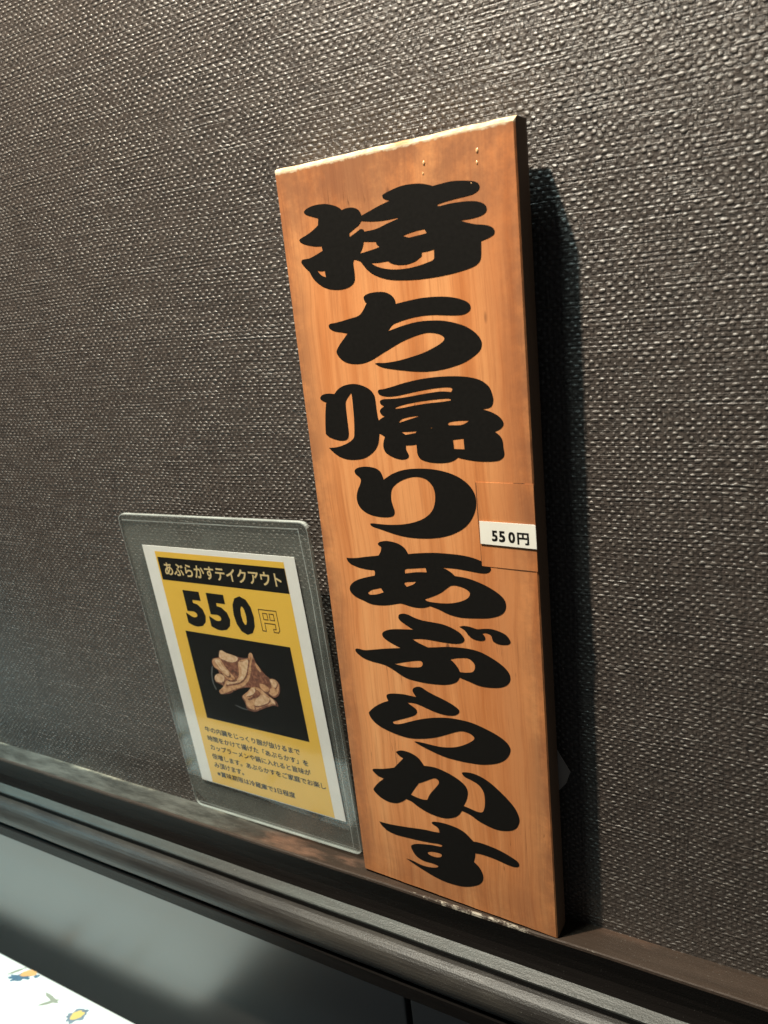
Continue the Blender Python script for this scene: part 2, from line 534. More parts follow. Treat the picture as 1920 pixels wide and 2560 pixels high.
M = dict(
    wall=wallpaper_material(), wood=wood_material(), end=worn_end_material(), side=board_side_material(),
    paint=paint_material(), rail=rail_material('cove'), lit_grey=rail_material('lit_grey'), bead=rail_material('bead'), ledge=rail_material('ledge'), chip=chipped_edge_material(),
    tile=tile_material(), grout=plain('black_grout', (0.012, 0.010, 0.010), 0.9),
    back_sheet=sheet_material('hazy_back_sheet', 0.33, (0.25, 0.255, 0.235)),
    front_sheet=sheet_material('clear_front_sheet', 0.004, (0.3, 0.31, 0.30)),
    seam=sheet_material('welded_seam', 0.48, (0.50, 0.54, 0.52)),
    paper=plain('white_card_paper', (0.92, 0.89, 0.86), 0.6),
    yellow=plain('yellow_print', (0.95, 0.57, 0.075), 0.5, var=0.05),
    ink=plain('black_print', (0.010, 0.009, 0.008), 0.6, 0.08),
    cream=plain('cream_print', (0.80, 0.60, 0.30), 0.5),
    brown_ink=plain('brown_print', (0.10, 0.045, 0.01), 0.5),
    tape=plain('white_label_tape', (0.86, 0.84, 0.76), 0.35),
    dirt=plain('grimy_seam', (0.10, 0.035, 0.012), 0.8),
    drop=plain('varnish_drop', (0.75, 0.45, 0.22), 0.15, 0.6),
    scrap=plain('grey_plastic_scrap', (0.42, 0.37, 0.33), 0.5),
    cloth=cloth_material(),
    petal=plain('blue_grey_petal_print', (0.16, 0.20, 0.24), 0.5, var=0.5, scale=300),
    core=plain('yellow_flower_print', (0.62, 0.43, 0.14), 0.5),
    orange=plain('orange_flower_print', (0.62, 0.33, 0.13), 0.5),
    blue=plain('blue_petal_print', (0.07, 0.13, 0.19), 0.5, var=0.6, scale=300),
    pale=plain('pale_petal_print', (0.60, 0.64, 0.66), 0.5, var=0.15, scale=200),
    leaf=plain('grey_green_leaf_print', (0.26, 0.27, 0.21), 0.5),
)

# ------------------------------------------------------------------ wall and lower wall
WALL_Y = 0.005
wall = link('wall', box_mesh('wall', -1.5, 0.9, 0, 0.06, -0.008, 1.1), M['wall'], loc=(0, WALL_Y, 0))
tag(wall, kind='structure')

tw = link('tiled_wall', box_mesh('tiled_wall', -1.5, 0.9, 0.0015, 0.03, -0.75, -0.068), M['grout'], loc=(0, -0.003, 0))
tag(tw, kind='structure')
def tile_mesh(w, h):
    bm = bmesh.new()
    bmesh.ops.create_cube(bm, size=1)
    for v in bm.verts:
        v.co = Vector((v.co.x * w, v.co.y * 0.008, v.co.z * h))
    ver = [e for e in bm.edges if abs(e.verts[0].co.y - e.verts[1].co.y) > 0.005]
    bmesh.ops.bevel(bm, geom=ver, offset=0.006, segments=4, affect='EDGES', profile=0.5)
    fr = [e for e in bm.edges if all(v.co.y < -0.0035 for v in e.verts)]
    bmesh.ops.bevel(bm, geom=fr, offset=0.0012, segments=2, affect='EDGES', profile=0.5)
    return mesh_of(bm, 'tile')
TW, TH = 0.600, 0.300
tme = tile_mesh(TW - 0.0048, TH)
tme.materials.append(M['tile'])
for k in range(-2, 2):
    for r in range(2):
        o = link('tile', tme, None, tw)
        o.location = (0.0195 + TW * (k + 0.5), -0.0025, -0.070 - TH / 2 - r * (TH + 0.005))

# ------------------------------------------------------------------ moulded rail with ledge
rail = empty('wooden_rail')
tag(rail, 'dark stained wooden moulding with a worn ledge running along the wall', 'rail')
X0, X1 = -1.5, 0.9
led = [(-0.030, -0.0055), (-0.006, -0.0052), (-0.0046, -0.0050), (0.0163, -0.0006), (0.0172, -0.0002), (0.0178, -0.0008), (0.0180, -0.0022),
       (0.0176, -0.006), (0.0169, -0.012), (0.0168, -0.018), (0.0180, -0.0225), (0.0192, -0.0255), (-0.030, -0.0255)]
# material per face: ledge top worn, nosing chipped, cove in shade-darkened stain
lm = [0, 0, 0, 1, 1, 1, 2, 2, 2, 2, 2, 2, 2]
def jitter_rail(me, amp):
    for v in me.vertices:
        v.co.z += amp * math.sin(v.co.x * 37.0 + 1.3) * 0.5 + amp * math.sin(v.co.x * 91.0) * 0.3
    return me
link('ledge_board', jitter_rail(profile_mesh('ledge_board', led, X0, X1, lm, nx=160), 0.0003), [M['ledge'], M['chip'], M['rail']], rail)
fil = [(-0.030, -0.0257), (0.0192, -0.0257), (0.0250, -0.0274), (0.0258, -0.0280), (0.0259, -0.0290), (0.0250, -0.0335), (-0.030, -0.0335)]
link('fillet', jitter_rail(profile_mesh('fillet', fil, X0, X1, [0, 0, 0, 0, 1, 1, 1], nx=160), 0.0002), [M['lit_grey'], M['rail']], rail)  # groove faces take the shade-darkened stain
bead = [(-0.030, -0.0337), (0.0255, -0.0337)]
for k in range(1, 13):
    a = math.radians(90 - k * 11.5)
    bead.append((0.0255 + 0.0112 * math.cos(a) , -0.0455 + 0.0118 * math.sin(a)))
bead += [(0.0322, -0.0552), (-0.030, -0.0552)]
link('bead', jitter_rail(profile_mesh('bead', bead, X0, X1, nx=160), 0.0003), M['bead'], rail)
foot = [(-0.030, -0.0554), (0.0335, -0.0554), (0.0350, -0.0550), (0.0356, -0.0560), (0.0356, -0.0655), (0.0345, -0.0665), (-0.030, -0.0665)]
link('foot_strip', profile_mesh('foot_strip', foot, X0, X1, nx=4), M['rail'], rail)

# ------------------------------------------------------------------ wooden sign board
def frame(origin, ax, az):
    ax = Vector(ax).normalized(); az = Vector(az)
    az = (az - ax * az.dot(ax)).normalized()
    ay = az.cross(ax)
    mm = Matrix.Identity(4)
    for i in range(3):
        mm[i][0], mm[i][1], mm[i][2], mm[i][3] = ax[i], ay[i], az[i], origin[i]
    return mm
SIGN = frame((0.0, -0.01104, 0.0), (0.99896, -0.04561, 0.0), (0.00006, 0.00128, 1.0))
sign = empty('wooden_sign', SIGN)
tag(sign, 'tall orange wooden board with nine bold black brush-style characters standing on the ledge', 'sign')
BW, BH, BT = 0.1303, 0.4200, 0.0148

def board_mesh():
    bm = bmesh.new()
    nx, nz = 26, 84
    rnd = random.Random(3)
    # outline slightly uneven, front rounded a little; the top nosing is worn away
    def ring(off, y, dz_top, wob):
        vs = []
        r = random.Random(5)
        for i in range(nx + 1): vs.append((off + (BW - 2 * off) * i / nx, y, off * 0.3 + wob * r.uniform(-1, 1) * .00015))
        for k in range(1, nz): vs.append((BW - off + wob * r.uniform(-1, 1) * .00003, y, BH * k / nz))
        for i in range(nx, -1, -1): vs.append((off + (BW - 2 * off) * i / nx, y, BH - dz_top + wob * r.uniform(-1, 1) * .00018))
        for k in range(nz - 1, 0, -1): vs.append((off + wob * r.uniform(-1, 1) * .00003, y, BH * k / nz))
        return [bm.verts.new(q) for q in vs]
    rings = [ring(0.0009, 0.0, 0.0002, 1), ring(0.0002, 0.0006, -0.0008, 1), ring(0.0, 0.0022, -0.0019, 1), ring(0.0, BT - 0.004, -0.0019, 1), ring(0.0004, BT - 0.001, -0.002, 0), ring(0.0018, BT, 0.001, 0)]
    n = len(rings[0])
    ntop0, ntop1 = nx + nz, nx + nz + nx
    for a, b in zip(rings, rings[1:]):
        k = rings.index(a)
        for i in range(n):
            j = (i + 1) % n
            f = bm.faces.new((a[i], b[i], b[j], a[j]))
            top = nx + nz <= i < 2 * nx + nz
            rightside = nx <= i < nx + nz
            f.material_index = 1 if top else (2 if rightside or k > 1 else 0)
            if k == 0 and not top: f.material_index = 0
            f.smooth = False
    f = bm.faces.new(rings[0]); f.material_index = 0
    f = bm.faces.new(rings[-1][::-1]); f.material_index = 2
    bmesh.ops.recalc_face_normals(bm, faces=bm.faces[:])
    return mesh_of(bm, 'board')
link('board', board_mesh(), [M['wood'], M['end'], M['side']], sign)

CHARACTERS = {
 'mochi': [
  "158,3994 178,4008 227,4017 290,4014 342,4000 371,3986 388,3972c 407,3976 445,3976 477,3964 493,3947 497,3932c 506,3934c 552,3947 612,3964 670,3976c 649,3980 629,3990 624,4002 635,4009 675,4019 725,4028 773,4029 826,4024 865,4014 894,4003c 936,4006 988,4008 1044,4002 1093,3992 1117,3980 1123,3964 1114,3950 1089,3940 1051,3936 987,3932 922,3925 910,3921 915,3914 973,3917 1037,3916 1087,3911 1123,3901 1146,3885 1150,3868 1141,3854 1112,3844 1068,3840 1018,3840c 1049,3827 1091,3814 1128,3807 1158,3798 1176,3786 1181,3772 1174,3759 1149,3749 1114,3741c 1112,3710 1109,3678 1101,3657 1078,3640 1032,3628 966,3618 879,3611 783,3609 692,3614 614,3625 544,3650 503,3678 480,3704 464,3725c 450,3731 428,3738c 421,3720 422,3683 420,3647 409,3627 379,3611 331,3604 276,3609 230,3623 193,3647 165,3675 146,3709 131,3723 110,3746 103,3760 113,3771 156,3773 198,3784 245,3800c 241,3822c 197,3827 150,3839 119,3852 107,3865 119,3874 167,3889 210,3908 235,3923c 241,3955c 211,3965 173,3979",
  "493,3908c 546,3899 603,3894 653,3894 696,3896c 697,3890c 637,3877 570,3861 505,3858c 501,3868c 483,3872 456,3860 417,3844c 416,3862c 447,3878 475,3891",
  "494,3814c 534,3808 563,3805c 566,3793c 583,3778c 544,3771 499,3765 465,3761c 483,3784 491,3801",
  "713,3812c 750,3820 799,3826 834,3827c 839,3817 844,3808c 803,3804 748,3800c",
  "524,3711c 566,3708 621,3709c 637,3698 672,3687 714,3683 750,3687 778,3695 808,3712c 809,3728c 843,3729 874,3734c 873,3705 866,3688 838,3680 790,3671 733,3665 662,3666 606,3675 563,3688 539,3700",
  "197,3710c 218,3704 243,3704c 246,3672c 219,3684",
 ],
 'chi': [
  "460,3553 470,3563 498,3571 539,3573 580,3569 608,3559 629,3543 640,3525 641,3508c 672,3512 723,3518 785,3523 851,3523 915,3518 967,3508 1007,3494 1032,3479 1040,3462 1032,3445 1007,3433 970,3430 918,3434 843,3441 777,3441 714,3435 656,3424 617,3413 598,3399 582,3382c 623,3392 683,3405 752,3415 824,3416 894,3410 957,3395 1008,3376 1052,3347 1078,3316 1083,3288 1069,3261 1033,3235 984,3211 918,3193 856,3182 784,3177 704,3181 624,3191 542,3204 510,3215 487,3228c 503,3231 545,3229 617,3235 694,3249 770,3267 834,3290 874,3309 891,3325 887,3337 867,3350 824,3360 779,3359 722,3347 650,3325 577,3294 526,3272 475,3249 423,3234 373,3231 323,3238 287,3255 262,3283 259,3303 278,3328 308,3357 341,3387c 307,3394 264,3402 236,3415 227,3430 237,3441 270,3444 309,3449 367,3459 417,3468 445,3488 474,3525c 464,3536",
 ],
 'kae': [
  "116,3063 132,3077 159,3083 190,3083 212,3080c 238,3104 278,3122 331,3130 381,3124 422,3108 448,3090 464,3066c 466,3033 467,2991 470,2955 474,2938c 487,2946 513,2959c 496,2967 486,2982 493,2997 517,3011c 499,3020 492,3031 498,3042 520,3047 596,3049 678,3058 765,3070 850,3078 905,3074c 912,3086 905,3096 864,3098 787,3092 701,3080 612,3065 556,3060 522,3063 495,3071 486,3085 495,3096 519,3098 562,3106 645,3125 740,3141 837,3149 931,3149 1004,3142 1063,3126 1103,3097 1118,3065 1123,3032 1114,3005 1095,2994 1059,2989c 1100,2978 1140,2958 1162,2936 1167,2917 1153,2897 1120,2881c 1145,2861 1157,2839 1159,2806 1162,2772 1150,2752 1125,2740 1082,2735 1021,2735 959,2742 913,2751c 889,2735 849,2724 803,2721 751,2724 705,2737 687,2760 685,2787 685,2814c 652,2810 622,2809c 622,2786 633,2762 631,2747 616,2738 588,2734 554,2740 520,2754 494,2772 485,2797 490,2827 502,2852c 487,2861 469,2870c 457,2821 439,2790 406,2761 359,2737 305,2727 245,2728 194,2743 158,2767 133,2789c 178,2792 225,2803 273,2822 303,2844 311,2869 319,2937 322,3011 323,3060 320,3084c 304,3069 280,3039 276,2993 276,2931 276,2875 270,2850 257,2836 229,2830 191,2834 147,2848 123,2865c 126,2900 135,2964 145,3014 152,3037c 131,3045 118,3054",
  "574,2997c 591,3007 640,3019 715,3031 795,3039 872,3044 900,3042c 899,3033c 845,3027 767,3021 687,3011 618,3000",
  "591,2924c 608,2942 640,2952 688,2959 725,2961c 687,2950 638,2937",
  "601,2879c 645,2880 693,2883c 685,2873 627,2863c",
  "872,2920c 887,2929 938,2935 991,2935c 974,2924 942,2913 879,2912c",
  "894,2840c 952,2847c 953,2793c 897,2794c",
  "770,2903c 791,2899c 779,2896c",
 ],
 'ri': [
  "284,2661 294,2675 319,2685 357,2690 398,2688 431,2679 452,2662 462,2637 465,2622c 484,2634 522,2655 574,2674 635,2685 703,2689 769,2687 833,2677 892,2659 939,2633 973,2601 992,2564 995,2522 985,2479 959,2431 919,2389 860,2354 792,2330 714,2316 639,2311 564,2313 494,2324 428,2340 377,2352 354,2360 348,2369 358,2374 406,2373 468,2373 541,2379 603,2391 659,2409 706,2434 743,2469 761,2510 767,2553 760,2592 739,2621 712,2638 674,2645 630,2641 584,2626 541,2603 513,2577 502,2545 500,2514 506,2482 513,2456 509,2433 489,2420 447,2414 395,2416 344,2427 304,2450 283,2479 279,2516 290,2554 309,2587 319,2612 312,2630 292,2645",
 ],
 'a': [
  "160,2156c 218,2160 291,2174 380,2190c 398,2218 403,2243c 388,2251 384,2260 397,2270 436,2279 483,2277 522,2267 550,2250 565,2230 572,2216c 622,2225 713,2236 801,2240 887,2239 952,2231 1010,2214 1041,2197 1050,2181 1041,2164 1017,2154 976,2153 916,2158 844,2162 763,2160c 793,2153 823,2137 843,2120c 901,2117 960,2105 1024,2083 1080,2053 1113,2022 1120,1988 1108,1955 1078,1930 1017,1908 944,1897 864,1889 789,1897 727,1918 677,1930c 650,1919 609,1911 563,1911 510,1920 482,1920 426,1905 368,1894 297,1892 242,1908 193,1924 163,1947 157,1972 174,2000 214,2027 275,2050 339,2068c 343,2086 339,2101c 295,2100 239,2106 190,2120 167,2137",
  "540,2123 553,2131 600,2138 671,2149c 675,2123c 611,2117 540,2102c",
  "528,2044 541,2053 578,2059 607,2064c 584,2044 542,2025c",
  "279,1959c 309,1980 371,1999c 387,1974c 341,1957 294,1949",
  "646,1966c 695,1987 749,2015 790,2047 817,2064 848,2067 890,2059 916,2044 921,2027 907,2005 872,1984 827,1968 776,1958 711,1954 666,1956",
 ],
 'bu': [
  "466,1836 475,1853 502,1862 533,1859 575,1846 624,1838 685,1836 745,1833 798,1820 843,1799 864,1776 867,1760 853,1743 819,1732 772,1728 711,1727 638,1728 588,1724 544,1715c 573,1701 609,1689 639,1680c 696,1691 757,1703 829,1711 900,1713 962,1704 1023,1680 1076,1650 1110,1616 1118,1584 1109,1556 1085,1532 1045,1515 987,1505 930,1505 872,1519 820,1531c 800,1502 762,1481 711,1467 636,1458 560,1456 483,1462 433,1481 383,1506 331,1522 257,1527 197,1539 158,1561 143,1577 148,1590 169,1594 211,1592 274,1606 357,1626 462,1647c 427,1659 383,1676 352,1696 345,1713 357,1731 392,1748 439,1759 497,1767 557,1774c 525,1789 483,1812 469,1825",
  "405,1539c 455,1556 522,1577 577,1590 592,1584 594,1569 583,1553 556,1544 504,1536 452,1536",
  "771,1632c 812,1646 872,1657 900,1647 916,1627 916,1603 901,1580 865,1569 826,1565c 813,1591 792,1616",
  "843,1834c 870,1843 904,1843 932,1838 952,1836 989,1844 1034,1848 1078,1840 1110,1826 1128,1804 1131,1788 1117,1775 1090,1769 1057,1770 1033,1783 1027,1805 1018,1817 993,1821 975,1815c 989,1799 989,1783 976,1774 950,1771 916,1777 892,1795 879,1813 860,1827",
 ],
 'ra': [
  "510,1391 521,1410 549,1423 573,1422 601,1408 646,1392 702,1376 752,1358 784,1342 800,1326 793,1307 769,1290 739,1282 693,1279 641,1285 590,1297 537,1309 501,1311 467,1306c 493,1291 519,1276 526,1260 515,1240 485,1220 427,1192 374,1168 351,1156c 356,1145 378,1145 417,1158 482,1188 558,1220 643,1247 726,1264 801,1269 873,1266 948,1249 1017,1226 1068,1197 1089,1168 1089,1141 1072,1103 1038,1068 988,1040 920,1018 852,1008 778,1003 691,1004 615,1017 545,1035 501,1049 485,1057c 530,1062 590,1062 661,1064 733,1079 792,1103 846,1137 876,1164 877,1181 856,1196 823,1201 789,1195 735,1170 674,1138 607,1109 532,1086 457,1072 383,1074 308,1087 246,1107 204,1137 186,1173 198,1194 242,1234 291,1266 337,1289c 328,1306 329,1325 350,1338 395,1348 445,1354 488,1354 531,1354c 517,1372",
 ],
 'ka': [
  "348,953c 379,970 418,975 462,969 499,953 521,931 536,908c 576,914 619,915 674,906 732,888 778,864 805,835 809,796 795,748 775,708c 812,703 853,696 885,698 901,715 912,758 914,814 903,854 876,882 839,896 799,907 783,924 790,933 820,941 860,942 906,933 955,911 1004,877 1057,832 1098,784 1117,730 1108,685 1084,650 1038,625 980,613 923,619 866,635 815,660 762,672c 738,636 702,607 650,586 594,581 531,588 469,608 426,631 386,639c 351,609 309,587 254,580 201,594 163,620 151,637 164,661 193,696 239,740c 199,747 171,766 161,778 170,789 241,808 323,838c 355,874 396,921c 371,933",
  "422,680c 449,723 487,777c 527,800 581,834 606,843 624,833 623,811 600,779 557,722 534,676c 501,670 456,673",
 ],
 'su': [
  "165,411c 220,413 305,423 402,440 491,456 552,462 596,469c 594,492 580,506 557,514 549,524 562,534 608,544 667,546 725,540 770,524 802,498 821,482c 858,487 919,485 990,475 1054,455 1090,438 1098,420 1088,403 1061,395 1017,397 952,407 891,410 858,409 825,403c 821,373 811,338c 834,322 855,295 865,259 858,222 835,191 792,161 738,137 678,125 605,122 532,132 466,150 399,172 350,191 336,196c 388,195 438,186 488,188 539,200 565,216 560,223 529,227 467,223 418,238 393,268 383,297 392,314 422,331 467,345 530,360 579,367 601,372 605,384 581,385 519,374 444,364 368,357 290,351 226,359 189,380 169,403",
  "499,295 512,306 550,317 587,319 598,311 588,294 559,282 528,280 507,285",
 ],
}

def parse(s):
    out = []
    for tk in s.split():
        c = tk.endswith('c')
        a, b = tk.rstrip('c').split(',')
        out.append((float(a), float(b), c))
    return out
READ = dict(mochi='持', chi='ち', kae='帰', ri='り', a='あ', bu='ぶ', ra='ら', ka='か', su='す')
for k, loops in CHARACTERS.items():
    me = filled('character', [smooth_loop(parse(s)) for s in loops], y=-0.00012, unit=1e-4)
    o = link('character', me, M['paint'], sign)
    o['label'] = 'black painted character ' + READ[k]

# cover patch on the right edge with the price tape across it
pt = link('cover_patch', box_mesh('cover_patch', 0.1003, 0.1299, -0.00016, 0.0004, 0.2192, 0.2630, 0.0), M['wood'], sign)
pt['label'] = 'thin wood-coloured patch under the price tape'
link('patch_seam', ribbon('patch_seam', [(0.1001, 0.2625), (0.1000, 0.2440), (0.1003, 0.2290), (0.1002, 0.2193)], 0.00045, -0.00010), M['dirt'], pt)
link('patch_seam', ribbon('patch_seam', [(0.1085, 0.2191), (0.1180, 0.2190), (0.1285, 0.2190)], 0.0004, -0.00010), M['dirt'], pt)
link('patch_seam', ribbon('patch_seam', [(0.1200, 0.2631), (0.1255, 0.2632)], 0.0003, -0.00010), M['dirt'], pt)
tp = link('price_tape', filled('price_tape', [[(0.1008, 0.2431), (0.1297, 0.2431), (0.1301, 0.2425), (0.1302, 0.2309), (0.1006, 0.2313)]], -0.00050, 1.0, 0.00012), M['tape'], sign)
tp['label'] = 'white price tape with printed price'
for ch, bx in (('5', (0.1070, 0.1101, 0.2331, 0.2388)), ('5', (0.1108, 0.1141, 0.2330, 0.2388)),
               ('0', (0.1158, 0.1193, 0.2330, 0.2387)), ('円', (0.1204, 0.1265, 0.2325, 0.2387))):
    link('digit' if ch != '円' else 'yen_character', text_mesh('digit', ch, bx, -0.00066, 0.07), M['ink'], tp)
# drops of varnish below the top edge
for (s, tt, r) in ((0.0858, 0.4105, 0.0008), (0.0850, 0.4062, 0.0005), (0.1122, 0.4110, 0.0008), (0.1118, 0.4062, 0.0006), (0.1085, 0.3985, 0.0004)):
    bm = bmesh.new()
    bmesh.ops.create_uvsphere(bm, u_segments=10, v_segments=6, radius=r)
    for v in bm.verts: v.co = Vector((v.co.x * .8 + s, v.co.y * .45, v.co.z * 1.3 + tt))
    link('varnish_drop', mesh_of(bm, 'varnish_drop', True), M['drop'], sign)
# scrap of backing sheet poking out behind the right edge
bm = bmesh.new()
tri = [(0.126, 0.0155, 0.116), (0.1362, 0.0150, 0.0995), (0.1335, 0.0150, 0.0915), (0.124, 0.0155, 0.079)]
f1 = [bm.verts.new(q) for q in tri]; f2 = [bm.verts.new((a, b + 0.0004, c)) for a, b, c in tri]
bm.faces.new(f1); bm.faces.new(f2[::-1])
for i in range(4): bm.faces.new((f1[i], f1[(i + 1) % 4], f2[(i + 1) % 4], f2[i]))
bmesh.ops.recalc_face_normals(bm, faces=bm.faces[:])
sc = link('backing_scrap', mesh_of(bm, 'backing_scrap'), M['scrap'], sign)
sc['label'] = 'grey corner of backing sheet poking out behind the board'

# ------------------------------------------------------------------ clear card case and the printed card inside
CARD = frame((-0.14860, 0.00330, 0.02050), (0.99916, -0.03460, 0.02190), (-0.02360, -0.04950, 0.99850))
case = empty('card_case', CARD)
tag(case, 'clear rounded plastic card case leaning on the wall beside the wooden sign', 'card case')
def rounded_quad(q, r, n=5):
    out = []
    for i in range(4):
        p0, p1, p2 = Vector(q[i - 1]), Vector(q[i]), Vector(q[(i + 1) % 4])
        a = p1 + (p0 - p1).normalized() * r; b = p1 + (p2 - p1).normalized() * r
        for k in range(n + 1):
            s = k / n
            out.append(a * (1 - s) ** 2 + p1 * 2 * s * (1 - s) + b * s * s)
    return out
Q = [(-0.0160, 0.2118), (0.1463, 0.2124), (0.1408, -0.0235), (-0.0120, -0.0250)]
RQ = rounded_quad(Q, 0.006)
link('back_sheet', filled('back_sheet', [RQ], 0.0010, 1.0, 0.0004), M['back_sheet'], case)
link('front_sheet', filled('front_sheet', [RQ], -0.0012, 1.0, 0.0002), M['front_sheet'], case)
def rim_mesh():
    bm = bmesh.new()
    C = sum((Vector(q) for q in RQ), Vector((0, 0))) / len(RQ)
    inner = [q + (C - q).normalized() * 0.0007 for q in RQ]
    A = [bm.verts.new((q.x, -0.00146, q.y)) for q in RQ]; Bv = [bm.verts.new((q.x, 0.00146, q.y)) for q in RQ]
    D = [bm.verts.new((q.x, -0.00146, q.y)) for q in inner]
    n = len(RQ)
    for i in range(n):
        j = (i + 1) % n
        bm.faces.new((A[i], A[j], Bv[j], Bv[i])); bm.faces.new((A[i], D[i], D[j], A[j]))
    bmesh.ops.recalc_face_normals(bm, faces=bm.faces[:])
    return mesh_of(bm, 'rim')
link('rim', rim_mesh(), M['seam'], case)
for pts, w in (([(-0.012, 0.2077), (0.1392, 0.2081)], 0.0007), ([(0.1396, 0.2085), (0.1404, 0.1660), (0.1352, -0.018)], 0.0006),
               ([(-0.0075, -0.0205), (0.1365, -0.0190)], 0.0008), ([(-0.009, -0.0225), (0.1380, -0.0212)], 0.0005)):
    link('welded_seam', ribbon('welded_seam', pts, w, -0.00155), M['seam'], case)

card = empty('printed_card', CARD)
tag(card, 'yellow and black takeout price card with a food photo inside the clear case', 'price card')
PWD, PHT = 0.1316, 0.1895
link('paper', box_mesh('paper', 0, PWD, -0.00018, 0.00008, 0, PHT), M['paper'], card)
def rect(name, x0, x1, z0, z1, y, mat, parent):
    return link(name, filled(name, [[(x0, z0), (x1, z0), (x1, z1), (x0, z1)]], y), mat, parent)
rect('yellow_panel', 0.0110, 0.1227, 0.0006, 0.1857, -0.00024, M['yellow'], card)
hb = rect('header_band', 0.0124, 0.1225, 0.1650, 0.1817, -0.00029, M['ink'], card)
link('header_lettering', text_mesh('header_lettering', 'あぶらかすテイクアウト', (0.0168, 0.1182, 0.1688, 0.1782), -0.00034, 0.035), M['cream'], hb)
for ch, bx in (('5', (0.0272, 0.0455, 0.1322, 0.1588)), ('5', (0.0487, 0.0675, 0.1320, 0.1588)), ('0', (0.0716, 0.0890, 0.1318, 0.1592))):
    link('price_digit', text_mesh('price_digit', ch, bx, -0.00030, 0.055, False), M['ink'], card)
yen = [[(94.2, 151.6), (108.6, 151.8), (108.6, 138.4), (107.2, 136.6), (103.6, 136.6), (103.6, 138.8), (105.8, 138.8), (105.8, 142.4), (97.2, 142.3), (97.2, 136.6), (94.2, 136.6)],
       [(97.1, 149.2), (100.6, 149.2), (100.6, 144.9), (97.1, 144.9)], [(102.4, 149.3), (105.9, 149.3), (105.9, 145.0), (102.4, 145.0)]]
for lp in yen:
    link('yen_outline', ribbon('yen_outline', [(a / 1000, b / 1000) for a, b in lp], 0.00055, -0.00030, True), M['brown_ink'], card)
ph = rect('photo', 0.0222, 0.1142, 0.0582, 0.1275, -0.00029, M['ink'], card)
FOOD = dict(
    tan=food_material('fried_tan', (0.36, 0.15, 0.07), (0.66, 0.35, 0.18), (0.80, 0.50, 0.29)),
    light=food_material('fried_light', (0.58, 0.32, 0.18), (0.78, 0.50, 0.30), (0.88, 0.66, 0.46)),
    brown=food_material('fried_brown', (0.07, 0.024, 0.016), (0.24, 0.085, 0.05), (0.46, 0.20, 0.11)),
    rim=plain('bowl_rim_grey', (0.10, 0.10, 0.10), 0.4))
FOODSHAPES = [
 ('rim', [(390, 1010), (405, 1033), (405, 1013), (384, 955), (379, 886), (392, 847), (382, 838), (368, 891), (372, 953)]),
 ('brown', [(421, 1086), (493, 1113), (499, 1147), (524, 1167), (568, 1154), (643, 1142), (687, 1136), (750, 1142), (775, 1178), (799, 1185), (808, 1160), (819, 1117), (852, 1071), (886, 1031), (911, 1013), (915, 939), (880, 887), (821, 889), (736, 914), (647, 898), (567, 864), (510, 830), (423, 811), (414, 837), (467, 880), (400, 903), (406, 952), (454, 977), (435, 1024), (414, 1048)]),
 ('tan', [(656, 1105), (699, 1121), (757, 1140), (776, 1178), (799, 1185), (804, 1160), (780, 1111), (758, 1043), (720, 971), (659, 914), (570, 875), (478, 831), (424, 812), (416, 837), (467, 880), (505, 928), (592, 956), (629, 975), (649, 1038)]),
 ('light', [(660, 1093), (702, 1106), (753, 1126), (733, 1065), (695, 993), (636, 943), (566, 918), (505, 901), (520, 927), (598, 950), (655, 986), (676, 1049)]),
 ('light', [(501, 1141), (524, 1166), (567, 1153), (642, 1141), (665, 1126), (643, 1100), (588, 1085), (531, 1094), (494, 1104)]),
 ('tan', [(421, 1079), (489, 1099), (523, 1052), (570, 992), (597, 960), (529, 942), (479, 994), (422, 1029)]),
 ('light', [(441, 1072), (481, 1085), (512, 1040), (554, 990), (525, 971), (480, 1011)]),
 ('light', [(417, 960), (454, 977), (491, 966), (492, 939), (464, 911), (410, 908), (400, 930)]),
 ('tan', [(910, 1008), (949, 1016), (976, 995), (976, 950), (951, 906), (910, 886), (878, 909), (916, 959)]),
 ('light', [(916, 1004), (947, 1009), (967, 987), (944, 950), (929, 964)]),
 ('tan', [(813, 960), (868, 957), (886, 934), (867, 907), (821, 919)]),
 ('tan', [(814, 1113), (833, 1100), (850, 1064), (840, 1053), (817, 1081)]),
 ('tan', [(688, 879), (738, 921), (800, 925), (838, 899), (877, 873), (909, 853), (917, 818), (878, 817), (811, 788), (767, 766), (715, 742), (654, 748), (650, 791), (634, 822), (640, 843)]),
 ('light', [(692, 876), (737, 916), (762, 912), (745, 876), (705, 852), (671, 842)]),
 ('light', [(766, 853), (825, 877), (873, 859), (849, 822), (780, 789), (725, 782)]),
 ('light', [(872, 869), (909, 853), (916, 821), (889, 833)]),
 ('brown', [(746, 879), (780, 909), (804, 883), (768, 847), (744, 842), (686, 811), (674, 822), (718, 844)]),
 ('tan', [(649, 787), (687, 784), (718, 770), (711, 743), (659, 752)]),
 ('rim', [(536, 749), (567, 747), (612, 738), (654, 734), (649, 728), (602, 729), (561, 739)]),
]

